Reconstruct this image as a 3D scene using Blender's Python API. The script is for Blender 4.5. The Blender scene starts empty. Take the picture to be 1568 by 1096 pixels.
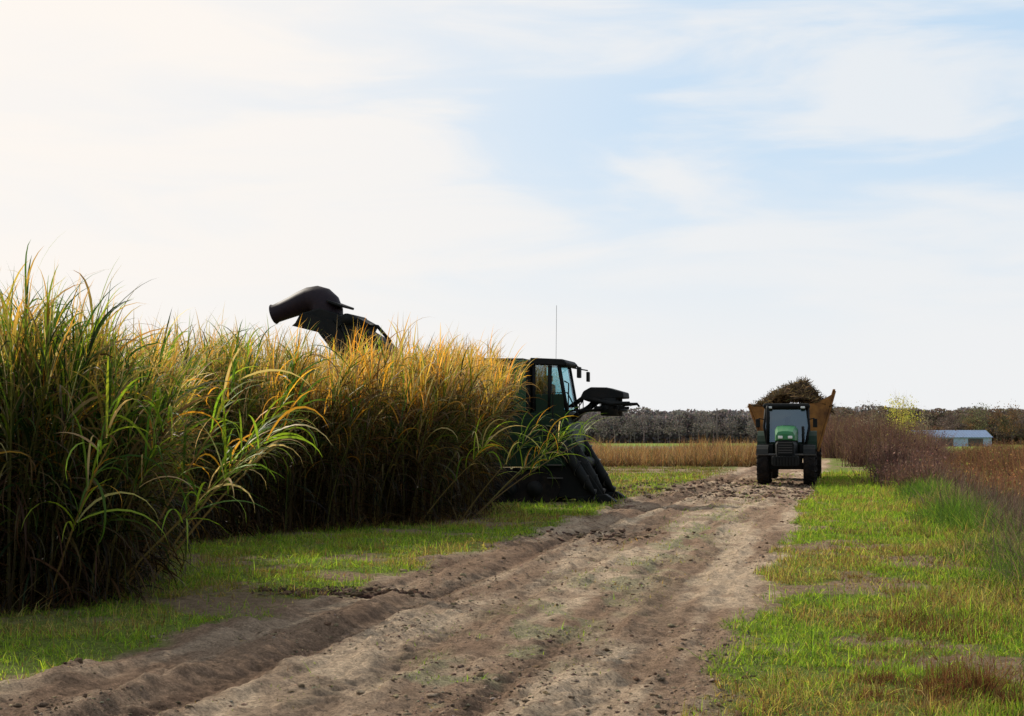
import bpy, math, numpy as np
from mathutils import Vector, Matrix
rng=np.random.default_rng(7)
S=bpy.context.scene
S.view_settings.view_transform='Standard'
try: S.view_settings.look='None'
except: pass
S.view_settings.exposure=0
# ------------------------------------------------------------------ helpers
TAB=rng.random((256,256))
def vnoise(x,y,seed=0):
    x=np.asarray(x,float)+seed*17.31; y=np.asarray(y,float)+seed*9.77
    xi=np.floor(x).astype(int); yi=np.floor(y).astype(int)
    fx=x-xi; fy=y-yi
    fx=fx*fx*(3-2*fx); fy=fy*fy*(3-2*fy)
    a=TAB[xi&255,yi&255]; b=TAB[(xi+1)&255,yi&255]; c=TAB[xi&255,(yi+1)&255]; d=TAB[(xi+1)&255,(yi+1)&255]
    return (a*(1-fx)+b*fx)*(1-fy)+(c*(1-fx)+d*fx)*fy
def fbm(x,y,o=4,seed=0):
    s=0;a=1;t=0
    for i in range(o):
        s=s+a*vnoise(x*2**i,y*2**i,seed+i*3); t+=a; a*=.5
    return s/t
def sst(a,b,x):
    t=np.clip((x-a)/(b-a),0,1); return t*t*(3-2*t)
def U(x,y): return x-0.232*(y-9.2)-1.29
def road_mask(x,y):
    u=U(x,y); n=(fbm(x*1.2,y*.8,3,5)-.5)*1.1+(fbm(x*6,y*6,2,6)-.5)*.35
    flare=.35*sst(13.5,9,y)
    return sst(-5.2-flare,-4.8-flare,u+n*.7)*sst(.1,-.25,u+n*.7)
def wobf(y): return (vnoise(y*.12,0*y,9)-.5)*.4
def hgt(x,y):
    x=np.asarray(x,float); y=np.asarray(y,float)
    u=U(x,y); r=road_mask(x,y)
    fade=1/(1+(y/45)**2)
    z=(fbm(x*.3,y*.3,3,1)-.5)*.07*fade
    wob=wobf(y)
    rut=0
    for c,d,w in ((-1.0,.035,.24),(-2.85,.045,.22),(-3.9,.075,.17),(-4.65,.03,.18),(-1.75,.025,.1),(-.55,.02,.1)):
        rut=rut-d*np.exp(-((u-c-wob)/w)**2)
    brk=sst(.35,.6,fbm(x*.9,y*.5,3,44))
    ridge=(.07*np.exp(-((u+4.28-wob)/.11)**2)+.055*np.exp(-((u+3.5-wob)/.1)**2)+.035*np.exp(-((u+2.5-wob)/.09)**2)+.03*np.exp(-((u+1.35-wob)/.08)**2))*brk
    str_=(fbm(u*6,y*.6,4,11)-.5)*.065
    fine=(fbm(x*7,y*7,3,21)-.5)*.065*(.6+.8*fbm(x*.8,y*.8,2,22))
    lump=np.clip(fbm(x*3.2,y*2.6,4,31)-.58,0,1)*.22
    tread=0
    for c,w,ph in ((-1.0,.24,0),(-2.85,.24,1.),(-1.75,.16,2.),(-3.9,.18,3.)):
        q=u-c-wob
        tread=tread+np.exp(-(q/w)**4)*np.sin(2*np.pi*(y*4.+np.abs(q)*3.5)+ph)*.016
    tread=tread*sst(.42,.56,fbm(x*.6,y*.3,3,33))
    z=z+r*(rut+ridge+str_+fine+lump+tread)
    ch=np.exp(-((y-49)/9)**2)*sst(-12,-5,u)*sst(0,-3,u)
    z=z+ch*(fbm(x*1.8,y*1.8,5,41)-.45)*.30
    bm=np.exp(-((u+5.0)/.4)**2)*np.clip(fbm(x*1.4,y*1.4,4,51)-.54,0,1)
    z=z+bm*.4
    z=z+(1-r)*((fbm(x*2.5,y*2.5,4,61)-.5)*.07)
    d=sst(3.6,5.6,u)*(1-sst(8,11,u)); z=z-.75*d*sst(160,100,y)
    return z
def add_attr(me,col):
    a=me.color_attributes.new("Col",'FLOAT_COLOR','POINT')
    c=np.ones((len(me.vertices),4),np.float32); c[:,:3]=col
    a.data.foreach_set('color',c.ravel())
def mesh_np(name,V,F,col=None,mat=None,smooth=False):
    me=bpy.data.meshes.new(name)
    V=np.asarray(V,np.float32); F=np.asarray(F,np.int32)
    k=F.shape[1]
    me.vertices.add(len(V)); me.vertices.foreach_set('co',V.ravel())
    me.loops.add(F.size); me.loops.foreach_set('vertex_index',F.ravel())
    me.polygons.add(len(F)); me.polygons.foreach_set('loop_start',np.arange(0,F.size,k,dtype=np.int32))
    me.polygons.foreach_set('loop_total',np.full(len(F),k,np.int32))
    me.update(calc_edges=True)
    if smooth: me.polygons.foreach_set('use_smooth',np.ones(len(F),bool))
    if col is not None: add_attr(me,col)
    ob=bpy.data.objects.new(name,me); S.collection.objects.link(ob)
    if mat: me.materials.append(mat)
    return ob
class Rib:
    """collects ribbons (leaves, blades, twigs)"""
    def __init__(s): s.V=[];s.F=[];s.C=[];s.n=0
    def add(s,P,az,e0,L,droop,w,c0,c1,segs=6,roll=0.,prof='leaf',twist=0.,lean=None,pw=1.4):
        N=len(P); az=np.broadcast_to(az,N).astype(float); e0=np.broadcast_to(e0,N).astype(float)
        L=np.broadcast_to(L,N).astype(float); droop=np.broadcast_to(droop,N).astype(float); w=np.broadcast_to(w,N).astype(float)
        roll=np.broadcast_to(roll,N).astype(float); twist=np.broadcast_to(twist,N).astype(float)
        vs=np.zeros((N,segs+1,2,3)); cs=np.zeros((N,segs+1,2,3))
        p=np.array(P,float)
        for i in range(segs+1):
            t=i/segs
            e=e0-droop*t**pw; a=az+twist*t
            d=np.stack([np.cos(e)*np.cos(a),np.cos(e)*np.sin(a),np.sin(e)],1)
            if i>0: p=p+d*(L/segs)[:,None]
            side=np.stack([-np.sin(a),np.cos(a),0*a],1)
            nrm=np.cross(d,side)
            rr=roll*(1-.3*t)
            sv=side*np.cos(rr)[:,None]+nrm*np.sin(rr)[:,None]
            if prof=='leaf': k=min(1,.45+1.6*t)*(1-t**2.2)+.02
            elif prof=='blade': k=(1-t)**.8+.03
            else: k=1-.5*t
            vs[:,i,0]=p-sv*(w*k/2)[:,None]; vs[:,i,1]=p+sv*(w*k/2)[:,None]
            cc=c0*(1-t)+c1*t
            cs[:,i,0]=cc; cs[:,i,1]=cc
        base=s.n+np.arange(N)[:,None]*(segs+1)*2+np.arange(segs)[None,:]*2
        F=np.stack([base,base+1,base+3,base+2],-1).reshape(-1,4)
        s.V.append(vs.reshape(-1,3)); s.C.append(cs.reshape(-1,3)); s.F.append(F); s.n+=N*(segs+1)*2
    def quads(s,P,size,col,flat=0.):
        N=len(P); a=rng.normal(size=(N,3)); a/=np.linalg.norm(a,axis=1)[:,None]
        b=rng.normal(size=(N,3)); b=np.cross(a,b); b/=np.linalg.norm(b,axis=1)[:,None]
        sz=np.broadcast_to(size,N)[:,None]
        V=np.stack([P-a*sz*.5,P+b*sz*.32,P+a*sz*.5,P-b*sz*.32],1)
        F=s.n+np.arange(N)[:,None]*4+np.arange(4)[None,:]
        s.V.append(V.reshape(-1,3)); s.C.append(np.repeat(col,4,0)); s.F.append(F); s.n+=N*4
    def build(s,name,mat):
        return mesh_np(name,np.concatenate(s.V),np.concatenate(s.F),np.concatenate(s.C),mat)
def jit(c,n,a=.18,h=.06):
    c=np.array(c,float); o=c[None,:]*(1+rng.normal(0,a,(n,1)))*(1+rng.normal(0,h,(n,3)))
    return np.clip(o,.004,.9)
def pick(cols,probs,n,a=.2):
    cols=np.array(cols); i=rng.choice(len(cols),n,p=np.array(probs)/sum(probs))
    o=cols[i]*(1+rng.normal(0,a,(n,1)))*(1+rng.normal(0,.07,(n,3)))
    return np.clip(o,.004,.9)
# ------------------------------------------------------------------ materials
def newmat(name):
    m=bpy.data.materials.new(name); m.use_nodes=True; nt=m.node_tree
    return m,nt,nt.nodes['Principled BSDF'],nt.nodes['Material Output']
def leafmat(name,tr=.45,rough=.5,spec=.35,gain=1.5,bl=.6):
    m,nt,b,o=newmat(name); N=nt.nodes; L=nt.links
    at=N.new('ShaderNodeAttribute'); at.attribute_name='Col'
    b.inputs['Roughness'].default_value=rough; b.inputs['Specular IOR Level'].default_value=spec
    L.new(at.outputs['Color'],b.inputs['Base Color'])
    t=N.new('ShaderNodeBsdfTranslucent'); g=N.new('ShaderNodeMixRGB'); g.blend_type='MULTIPLY'; g.inputs[0].default_value=1
    g.inputs[2].default_value=(gain,gain,gain*bl,1); L.new(at.outputs['Color'],g.inputs[1]); L.new(g.outputs[0],t.inputs['Color'])
    mx=N.new('ShaderNodeMixShader'); mx.inputs[0].default_value=tr
    L.new(b.outputs[0],mx.inputs[1]); L.new(t.outputs[0],mx.inputs[2]); L.new(mx.outputs[0],o.inputs['Surface'])
    return m
def paint(name,col,rough=.5,metal=0.,dirt=(.12,.085,.06),amt=.45,scale=3.,spec=.3):
    m,nt,b,o=newmat(name); N=nt.nodes; L=nt.links
    tc=N.new('ShaderNodeTexCoord'); n=N.new('ShaderNodeTexNoise'); n.inputs['Scale'].default_value=scale; n.inputs['Detail'].default_value=8; n.inputs['Roughness'].default_value=.65
    L.new(tc.outputs['Object'],n.inputs['Vector'])
    r=N.new('ShaderNodeValToRGB'); r.color_ramp.elements[0].position=.42; r.color_ramp.elements[1].position=.68
    r.color_ramp.elements[0].color=(0,0,0,1); r.color_ramp.elements[1].color=(amt,amt,amt,1)
    L.new(n.outputs['Fac'],r.inputs[0])
    mx=N.new('ShaderNodeMixRGB'); mx.inputs[1].default_value=(*col,1); mx.inputs[2].default_value=(*dirt,1)
    L.new(r.outputs[0],mx.inputs[0]); L.new(mx.outputs[0],b.inputs['Base Color'])
    b.inputs['Roughness'].default_value=rough; b.inputs['Metallic'].default_value=metal; b.inputs['Specular IOR Level'].default_value=spec
    bp=N.new('ShaderNodeBump'); bp.inputs['Strength'].default_value=.15; bp.inputs['Distance'].default_value=.02
    L.new(n.outputs['Fac'],bp.inputs['Height']); L.new(bp.outputs[0],b.inputs['Normal'])
    return m
def glassmat(name,col,tr):
    m,nt,b,o=newmat(name); N=nt.nodes; L=nt.links
    t=N.new('ShaderNodeBsdfTransparent'); t.inputs[0].default_value=(*col,1)
    g=N.new('ShaderNodeBsdfGlossy'); g.inputs['Roughness'].default_value=.03; g.inputs['Color'].default_value=(.8,.9,1,1)
    mx=N.new('ShaderNodeMixShader'); mx.inputs[0].default_value=1-tr
    L.new(t.outputs[0],mx.inputs[1]); L.new(g.outputs[0],mx.inputs[2]); L.new(mx.outputs[0],o.inputs['Surface'])
    return m
M_green=paint('green_paint',(.008,.024,.012),.55,amt=.25,dirt=(.03,.022,.016),spec=.15)
M_hood=paint('hood_green_paint',(.02,.14,.045),.4,amt=.25)
M_dark=paint('dark_steel',(.007,.008,.008),.65,amt=.25,dirt=(.03,.022,.017),spec=.12)
M_black=paint('black_rubber',(.009,.008,.008),.9,amt=.5,dirt=(.04,.028,.02),scale=5,spec=.1)
M_yellow=paint('yellow_paint',(.3,.2,.02),.5)
M_hoodext=paint('extractor_plastic',(.014,.009,.013),.55,amt=.35,dirt=(.034,.02,.022),spec=.12)
M_rust=paint('rusty_wagon_steel',(.27,.12,.032),.7,amt=.85,dirt=(.075,.034,.018),scale=2.,spec=.1)
M_grey=paint('grey_steel',(.05,.05,.05),.5,amt=.5)
M_light=paint('lamp_lens',(.6,.6,.58),.2,amt=.1)
M_glass=glassmat('cab_glass',(.66,.86,.90),.82)
M_glassd=glassmat('cab_glass_dark',(.18,.30,.32),.88)
M_cane=leafmat('cane_leaf',.45,.5,.15,1.75)
M_grass=leafmat('grass_blade',.5,.6,.06,1.6)
M_dry=leafmat('dry_weed',.3,.8,.05,1.3,.85)
M_far=leafmat('distant_foliage',.5,.95,.0,1.0,1.)
# ground
m,nt,b,o=newmat('earth_ground'); N=nt.nodes; L=nt.links; M_ground=m
at=N.new('ShaderNodeAttribute'); at.attribute_name='Col'; tc=N.new('ShaderNodeTexCoord')
n1=N.new('ShaderNodeTexNoise'); n1.inputs['Scale'].default_value=9; n1.inputs['Detail'].default_value=10; n1.inputs['Roughness'].default_value=.78
n2=N.new('ShaderNodeTexNoise'); n2.inputs['Scale'].default_value=42; n2.inputs['Detail'].default_value=6; n2.inputs['Roughness'].default_value=.78
for n in (n1,n2): L.new(tc.outputs['Object'],n.inputs['Vector'])
r=N.new('ShaderNodeMapRange'); r.inputs['From Min'].default_value=.34; r.inputs['From Max'].default_value=.66; r.inputs['To Min'].default_value=.6; r.inputs['To Max'].default_value=1.4
L.new(n1.outputs['Fac'],r.inputs['Value'])
r2=N.new('ShaderNodeMapRange'); r2.inputs['From Min'].default_value=.34; r2.inputs['From Max'].default_value=.66; r2.inputs['To Min'].default_value=.55; r2.inputs['To Max'].default_value=1.45
L.new(n2.outputs['Fac'],r2.inputs['Value'])
mm=N.new('ShaderNodeMath'); mm.operation='MULTIPLY'; L.new(r.outputs[0],mm.inputs[0]); L.new(r2.outputs[0],mm.inputs[1])
vm=N.new('ShaderNodeVectorMath'); vm.operation='SCALE'; L.new(at.outputs['Color'],vm.inputs[0]); L.new(mm.outputs[0],vm.inputs['Scale'])
L.new(vm.outputs[0],b.inputs['Base Color']); b.inputs['Roughness'].default_value=.95; b.inputs['Specular IOR Level'].default_value=.05
bp=N.new('ShaderNodeBump'); bp.inputs['Strength'].default_value=.9; bp.inputs['Distance'].default_value=.08; L.new(n1.outputs['Fac'],bp.inputs['Height'])
bp2=N.new('ShaderNodeBump'); bp2.inputs['Strength'].default_value=.9; bp2.inputs['Distance'].default_value=.03; L.new(n2.outputs['Fac'],bp2.inputs['Height']); L.new(bp.outputs[0],bp2.inputs['Normal'])
L.new(bp2.outputs[0],b.inputs['Normal'])
# ------------------------------------------------------------------ ground sheet
def spaced(segs):
    out=[segs[0][0]]
    for a,b_,s0,s1 in segs:
        x=a
        while x<b_-1e-6:
            t=(x-a)/(b_-a); x+=s0*(s1/s0)**t; out.append(min(x,b_))
    return np.array(out)
xs_p=spaced([(0,6,.035,.06),(6,16,.06,.2),(16,60,.2,3),(60,3000,3,400)])
xs_n=spaced([(0,4,.035,.045),(4,10,.045,.2),(10,60,.2,3),(60,3000,3,400)])
xs=np.unique(np.concatenate([-xs_n[::-1],xs_p]))
ys=np.unique(np.concatenate([-spaced([(0,40,1.,4),(40,400,5,80)])[::-1],spaced([(0,8,.5,.1),(8,16,.03,.045),(16,30,.045,.1),(30,70,.1,.35),(70,200,.4,6),(200,4000,8,500)])]))
X,Y=np.meshgrid(xs,ys); Z=hgt(X,Y)
nx,ny=len(xs),len(ys)
idx=np.arange(nx*ny).reshape(ny,nx)
F=np.stack([idx[:-1,:-1],idx[:-1,1:],idx[1:,1:],idx[1:,:-1]],-1).reshape(-1,4)
u=U(X,Y); R=road_mask(X,Y)
def mixc(a,b_,t): return a*(1-t[...,None])+b_*t[...,None]
def grassy(x,y):   # 1 = grass, 0 = bare, outside the road
    u=U(x,y); gn=fbm(x*.9,y*.9,4,74)
    return np.where(u>-2.5,sst(.66,.54,gn+.07*sst(1.0,2.4,u)),sst(.70,.56,fbm(x*.9,y*.9,4,103)))
dirt=mixc(np.array([.50,.375,.26])+0*X[...,None],np.array([.29,.195,.13]),sst(.38,.62,fbm(u*2.4,Y*.25,4,71)))
dirt=mixc(dirt,np.array([.19,.12,.08]),sst(.5,.62,fbm(X*1.6,Y*1.2,4,72))*.5)
wb=wobf(Y)
low=(np.exp(-((u+3.9-wb)/.28)**2)*.8+np.exp(-((u+2.85-wb)/.2)**2)*.4+np.exp(-((u+4.8-wb)/.35)**2)*.5+np.exp(-((u+1.75-wb)/.12)**2)*.4)*(.4+.9*fbm(X*.8,Y*.4,3,70))
dirt=mixc(dirt,np.array([.13,.078,.052]),np.clip(low,0,1))
gm=np.exp(-((u+2.0)/.6)**2)*sst(.44,.60,fbm(X*3,Y*1.5,4,73))*sst(50,25,Y)
dirt=mixc(dirt,np.array([.26,.25,.145]),gm*.7)
churn=np.exp(-((Y-50)/9)**2)*sst(.4,.6,fbm(X*.7,Y*.5,4,79))
dirt=mixc(dirt,np.array([.15,.095,.065]),churn*.8)
gr=mixc(np.array([.24,.165,.105])+0*X[...,None],np.array([.14,.17,.038]),grassy(X,Y))
fieldc=mixc(np.array([.23,.16,.10])+0*X[...,None],np.array([.11,.12,.04]),sst(.52,.6,fbm(X*.12,Y*.35,3,75)))
gr=mixc(gr,fieldc,sst(36,46,Y)*sst(-4.5,-6,u))
rightf=mixc(np.array([.15,.085,.05])+0*X[...,None],np.array([.12,.13,.035]),sst(.5,.62,fbm(X*.05,Y*.05,3,76)))
gr=mixc(gr,rightf,sst(3.6,4.8,u))
far=mixc(np.array([.17,.13,.08])+0*X[...,None],np.array([.16,.22,.04]),sst(.35,.5,fbm(X*.01,Y*.02,2,77)))
gr=mixc(gr,far,sst(110,150,Y))
R2=R*sst(125,100,Y)
C=mixc(gr,dirt,R2)
ground=mesh_np('ground',np.stack([X,Y,Z],-1).reshape(-1,3),F,C.reshape(-1,3),M_ground,True)
# ------------------------------------------------------------------ dirt clods
ico=[];t=(1+5**.5)/2
for a,b_ in ((-1,t),(1,t),(-1,-t),(1,-t)): ico.append((a,b_,0))
for a,b_ in ((-1,t),(1,t),(-1,-t),(1,-t)): ico.append((0,a,b_))
for a,b_ in ((-1,t),(1,t),(-1,-t),(1,-t)): ico.append((b_,0,a))
ico=np.array(ico)/1.9
IF=np.array([(0,11,5),(0,5,1),(0,1,7),(0,7,10),(0,10,11),(1,5,9),(5,11,4),(11,10,2),(10,7,6),(7,1,8),(3,9,4),(3,4,2),(3,2,6),(3,6,8),(3,8,9),(4,9,5),(2,4,11),(6,2,10),(8,6,7),(9,8,1)])
def clods(name,x,y,sz,cols):
    n=len(x); V=ico[None]*(1+rng.normal(0,.3,(n,12,1)))*(1+rng.normal(0,.12,(n,12,3)))*sz[:,None,None]*rng.uniform(.55,1.4,(n,1,3))*np.array([1.1,1.1,.6])
    V=V+np.stack([x,y,hgt(x,y)+sz*.12],1)[:,None,:]
    F=(IF[None]+np.arange(n)[:,None,None]*12).reshape(-1,3)
    return mesh_np(name,V.reshape(-1,3),F,np.repeat(cols,12,0),M_ground)
n=34000
y=8+ (62)*rng.random(n)**2.0; uu=-5.4+5.6*rng.random(n)
edge=rng.random(n)<.5; uu=np.where(edge,rng.choice([-4.9,-4.3,-3.4,-.3,-1.6],n)+rng.normal(0,.25,n),uu)
x=uu+.232*(y-9.2)+1.29
sz=np.clip(rng.lognormal(-5.0,.55,n),.004,.035)*(1+(y>35)*.8)
k=fbm(x*.8,y*.8,3,81)>.40
x,y,sz=x[k],y[k],sz[k]
clods('dirt_clods',x,y,sz,pick([(.40,.30,.205),(.26,.18,.12),(.14,.09,.06)],[4,3,1.3],len(x)))
n=2200; x=np.concatenate([rng.normal(-1.9,.4,380),rng.normal(1.6,.7,200),rng.uniform(1,11,n)]); y=np.concatenate([rng.normal(16.6,.22,380),rng.normal(26,.7,200),rng.uniform(41,58,n)])
sz=np.concatenate([rng.uniform(.012,.06,380),rng.uniform(.012,.05,200),rng.uniform(.015,.075,n)])
clods('mud_heap',x,y,sz,pick([(.12,.075,.052),(.09,.055,.04),(.20,.135,.09)],[3,2,2],len(x)))
# ------------------------------------------------------------------ sugarcane
poly=np.array([(-30,14.2),(-6,14.4),(-4.9,14.8),(-4.3,15.5),(-4.3,17.2),(-5.1,19.2),(-5.8,22.5),(-5.2,25.2),(-3.3,27.4),(-1.7,29.3),(-.9,31.5),(-.6,34),(-.8,36.3),(-4,37.2),(-14,40.2),(-40,47),(-60,40)])
def inside(x,y):
    c=np.zeros(len(x),bool); j=len(poly)-1
    for i in range(len(poly)):
        xi,yi=poly[i]; xj,yj=poly[j]
        k=((yi>y)!=(yj>y))&(x<(xj-xi)*(y-yi)/(yj-yi+1e-9)+xi); c^=k; j=i
    return c
def edist(x,y):
    d=np.full(len(x),1e9); gx=np.zeros(len(x)); gy=np.zeros(len(x))
    for i in range(len(poly)):
        a=poly[i]; b_=poly[(i+1)%len(poly)]; ab=b_-a; l2=ab@ab
        t=np.clip(((x-a[0])*ab[0]+(y-a[1])*ab[1])/l2,0,1)
        px=a[0]+t*ab[0]; py=a[1]+t*ab[1]; dd=np.hypot(x-px,y-py); k=dd<d
        d[k]=dd[k]; gx[k]=(px-x)[k]; gy[k]=(py-y)[k]
    L=np.hypot(gx,gy)+1e-6
    return d,gx/L,gy/L
n=60000; x=rng.uniform(-20,0,n); y=rng.uniform(14,44,n)
k=inside(x,y); x,y=x[k],y[k]; d,gx,gy=edist(x,y)
vis=(np.abs(x)<.42*y+1.5)
# cane grows in clumped stools
stool=.35+1.3*sst(.35,.6,vnoise(x*1.7,y*1.7,88))
keep=rng.random(len(x))<np.where(d<1.6,.31,np.where(d<4,.13,.05))*stool
k=keep&vis; x,y,d,gx,gy=x[k],y[k],d[k],gx[k],gy[k]
n=len(x); print('cane stalks',n)
hn=fbm(x*1.1,y*1.1,3,91)
H=2.25+1.1*(hn-.5)*2+rng.normal(0,.22,n)
H+=.55*np.exp(-((x+5.3)**2/.35+(y-15.6)**2/1.5))
H*=1-.23*sst(-5.1,-4.6,x)*sst(19.5,17.5,y)
H-=.50*sst(16.3,18.5,y)*sst(28,23,y)*sst(-10.5,-7.5,x)
H+=.46*sst(23,29,y)
ln=rng.uniform(.0,.30,n)*np.exp(-d/1.1)+rng.normal(0,.05,n)
lx=gx*ln+rng.normal(0,.08,n)+.04; ly=gy*ln+rng.normal(0,.08,n)
z0=hgt(x,y)
GREEN=(.055,.105,.015);YG=(.17,.235,.022);OR=(.58,.28,.035);STR=(.42,.31,.16);BR=(.08,.043,.02);DG=(.023,.044,.011);GY=(.19,.15,.09);GO=(.44,.30,.05)
orange=np.clip(sst(.38,.56,fbm(x*.5+3,y*.35,3,95))*np.where((y<17.5)&(x<-3.2),.4,1.)+.3*sst(18,26,y),0,1)
cane=Rib()
def stem_pos(i,z):
    f=z/2.5
    return np.stack([x[i]+lx[i]*f*f*2.2,y[i]+ly[i]*f*f*2.2,z0[i]+z],1)
for rot in (0,math.pi/2):
    ee=math.pi/2-.0001-np.hypot(lx,ly)*.3
    az=np.arctan2(ly,lx)
    P=np.stack([x,y,z0-.02],1)
    cane.add(P,az,ee,H*.98,np.hypot(lx,ly)*1.7,.03,pick([(.08,.045,.022),(.04,.026,.016),(.11,.09,.035)],[3,2,1.5],n),jit((.12,.12,.035),n),5,rot,'stalk')
def leaves(per,zlo,zhi,e,es,L0,L1,dr0,dr1,w,colfn,pw=1.4,segs=8,sub=None):
    i=np.repeat(np.arange(n),per); m=len(i)
    f=rng.uniform(zlo,zhi,m); z=H[i]*f
    az=rng.uniform(0,2*math.pi,m)
    ga=np.arctan2(gy[i],gx[i]); b_=(d[i]<1.)&(rng.random(m)<.4); az=np.where(b_,ga+rng.normal(0,.7,m),az)
    c0,c1=colfn(i,m,f)
    cane.add(stem_pos(i,z),az,rng.normal(e,es,m),rng.uniform(L0,L1,m),rng.uniform(dr0,dr1,m),w*rng.uniform(.5,1.3,m),c0,c1,segs,rng.normal(0,1.0,m),'leaf',rng.normal(0,.35,m),pw=pw)
def topc(i,m,f):
    o=orange[i]; r=rng.random(m)
    g=pick([GREEN,YG,DG],[4,3.2,3],m); a=pick([OR,STR,YG,GO],[4.5,3.5,1.5,2.5],m)
    k=(r<o*.8)[:,None]; c=np.where(k,a,g)
    tip=np.where((rng.random(m)<.45)[:,None],jit((.48,.27,.08),m),c)
    return c,tip
def spike(i,m,f):
    o=orange[i]; r=rng.random(m)
    c=np.where((r<.3+o*.7)[:,None],pick([OR,STR,GO,(.5,.4,.25)],[3,4,2,3.5],m),pick([GREEN,YG],[2,2],m)); return c,c*1.05
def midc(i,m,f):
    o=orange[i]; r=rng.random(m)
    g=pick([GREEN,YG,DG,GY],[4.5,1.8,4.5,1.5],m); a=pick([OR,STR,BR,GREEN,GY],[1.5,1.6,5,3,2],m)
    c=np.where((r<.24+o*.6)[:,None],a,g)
    dk=(.26+.66*sst(.42,.94,f))[:,None]  # shade inside the stand painted in: leaf colour darkens towards the base
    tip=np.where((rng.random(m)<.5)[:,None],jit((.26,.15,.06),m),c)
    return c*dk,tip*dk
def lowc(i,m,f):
    c=pick([BR,GY,(.11,.05,.02),(.035,.022,.012),DG,(.18,.09,.03)],[5,.9,3,5,1.5,1],m)*(.38+.45*f)[:,None]*.8; return c,c*.9  # brown dead leaves, darkened further downwards to paint in the shaded base
leaves(5,.88,1.0,1.38,.14,.65,1.2,.1,1.5,.030,topc,2.2)
leaves(5,.84,1.04,1.40,.22,.45,1.0,-.1,.8,.013,spike,1.5,5)
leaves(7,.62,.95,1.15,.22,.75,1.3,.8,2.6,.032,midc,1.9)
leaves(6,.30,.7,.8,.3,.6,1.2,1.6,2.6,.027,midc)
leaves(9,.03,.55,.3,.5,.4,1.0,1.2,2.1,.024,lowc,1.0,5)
k=np.where(d<.9)[0]; i=np.repeat(k,4); m=len(i)
P=np.stack([x[i]+rng.normal(0,.3,m),y[i]+rng.normal(0,.3,m)],1); P=np.column_stack([P,hgt(P[:,0],P[:,1])+.03])
cane.add(P,rng.uniform(0,6.28,m),rng.uniform(.1,1.1,m),rng.uniform(.2,.8,m),rng.uniform(.3,1.8,m),.02,pick([GY,BR,(.15,.08,.03)],[1,4,3],m),jit(BR,m),5,0.,'leaf')
# tall isolated shoots above the canopy
for (bx,by,hh) in ((-5.35,15.4,2.85),(-5.15,15.6,2.8),(-5.0,15.3,2.6),(-4.6,16.0,2.4),(-4.9,20,2.7),(-4.7,20.6,2.6),(-4.2,26.5,2.75)):
    m=9; zz=hh*rng.uniform(.8,1,m); PP=np.stack([np.full(m,bx),np.full(m,by),zz],1); c=pick([GREEN,YG],[3,3],m)
    cane.add(PP,rng.uniform(-1.2,1.6,m),rng.normal(1.3,.12,m),rng.uniform(.7,1.15,m),rng.uniform(.3,2.0,m),.036,c,c,9,rng.normal(0,.9,m),'leaf',pw=2.2)
    for rr in (0,1.57): cane.add(np.array([[bx,by,0.]]),0.,1.55,hh,.03,.03,jit((.12,.13,.04),1),jit(GREEN,1),5,rr,'stalk')
for (bx,by,az,e,Ls) in ((-.9,31.2,.0,.72,3.1),(-.8,32,.2,.85,2.9),(-1.1,30.4,-.3,.95,2.7),(-.8,33.5,-.1,.8,3.0),(-4.5,15.8,-.4,.78,2.8),(-4.3,16.8,.1,.95,2.8),(-4.9,15.1,-.9,.95,2.4),(-1.9,29.2,-.6,.85,2.4),(-4.4,16.2,-.15,1.15,2.8),(-4.4,17.2,-.1,1.0,2.9),(-4.6,15.6,-.6,1.1,2.7),(-4.5,16.5,-.3,.9,2.6)):
    P=np.array([[bx,by,0.]]); cc=jit((.16,.11,.05),1)
    for rr in (0,1.57): cane.add(P,az,e,Ls,.25,.03,cc,cc,6,rr,'stalk')
    m=24; f=rng.uniform(.45,1,m); PP=np.stack([bx+math.cos(az)*math.cos(e-.08)*Ls*f,by+math.sin(az)*math.cos(e-.08)*Ls*f,math.sin(e-.08)*Ls*f],1)
    c=pick([GREEN,YG,STR,OR],[5,5,1.5,1],m)
    cane.add(PP,az+rng.normal(0,1.,m),rng.normal(e+.2,.35,m),rng.uniform(.5,1.2,m),rng.uniform(1,2.6,m),.03,c,c,8,rng.normal(0,.8,m),'leaf')
ob=cane.build('sugarcane_field',M_cane)
# ------------------------------------------------------------------ short grass
g=Rib()
n=600000
y=8+60*rng.random(n)**2.1
side=rng.random(n)<.55
uu=np.where(side,rng.uniform(-.35,4.2,n),rng.uniform(-11,-4.3,n))
mid=rng.random(n)<.04; uu=np.where(mid,rng.normal(-2.1,.5,n),uu)
x=uu+.232*(y-9.2)+1.29
R=road_mask(x,y); gn=fbm(x*.9,y*.9,4,74)
pat=fbm(x*.45,y*.45,4,101)
tuft=sst(.3,.6,vnoise(x*5,y*5,14))
pr=np.where(mid,.6*sst(.44,.60,fbm(x*3,y*1.5,4,73)),(1-R)*(grassy(x,y)*(.35+.65*tuft)+.10))
pr=pr*np.where((uu<-4)&(y>37),.3,1)
k=(rng.random(n)<pr)&(np.abs(x)<.40*y+1)
x,y,uu,mid=x[k],y[k],uu[k],mid[k]; n=len(x); pat=pat[k]; tuft=tuft[k]
hh=np.where(mid,.02,.05)*rng.lognormal(0,.45,n)*(1+.9*sst(1,3,uu)*sst(.4,.6,pat))*(.6+.7*tuft)
brown=rng.random(n)<(.12+.65*sst(.48,.62,pat))
c=np.where(brown[:,None],pick([(.30,.21,.07),(.36,.31,.10),(.18,.10,.045)],[2,2,2],n),pick([(.17,.265,.025),(.27,.36,.04),(.085,.16,.018)],[4,4,2.2],n))
P=np.stack([x,y,hgt(x,y)-.005],1)
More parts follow.
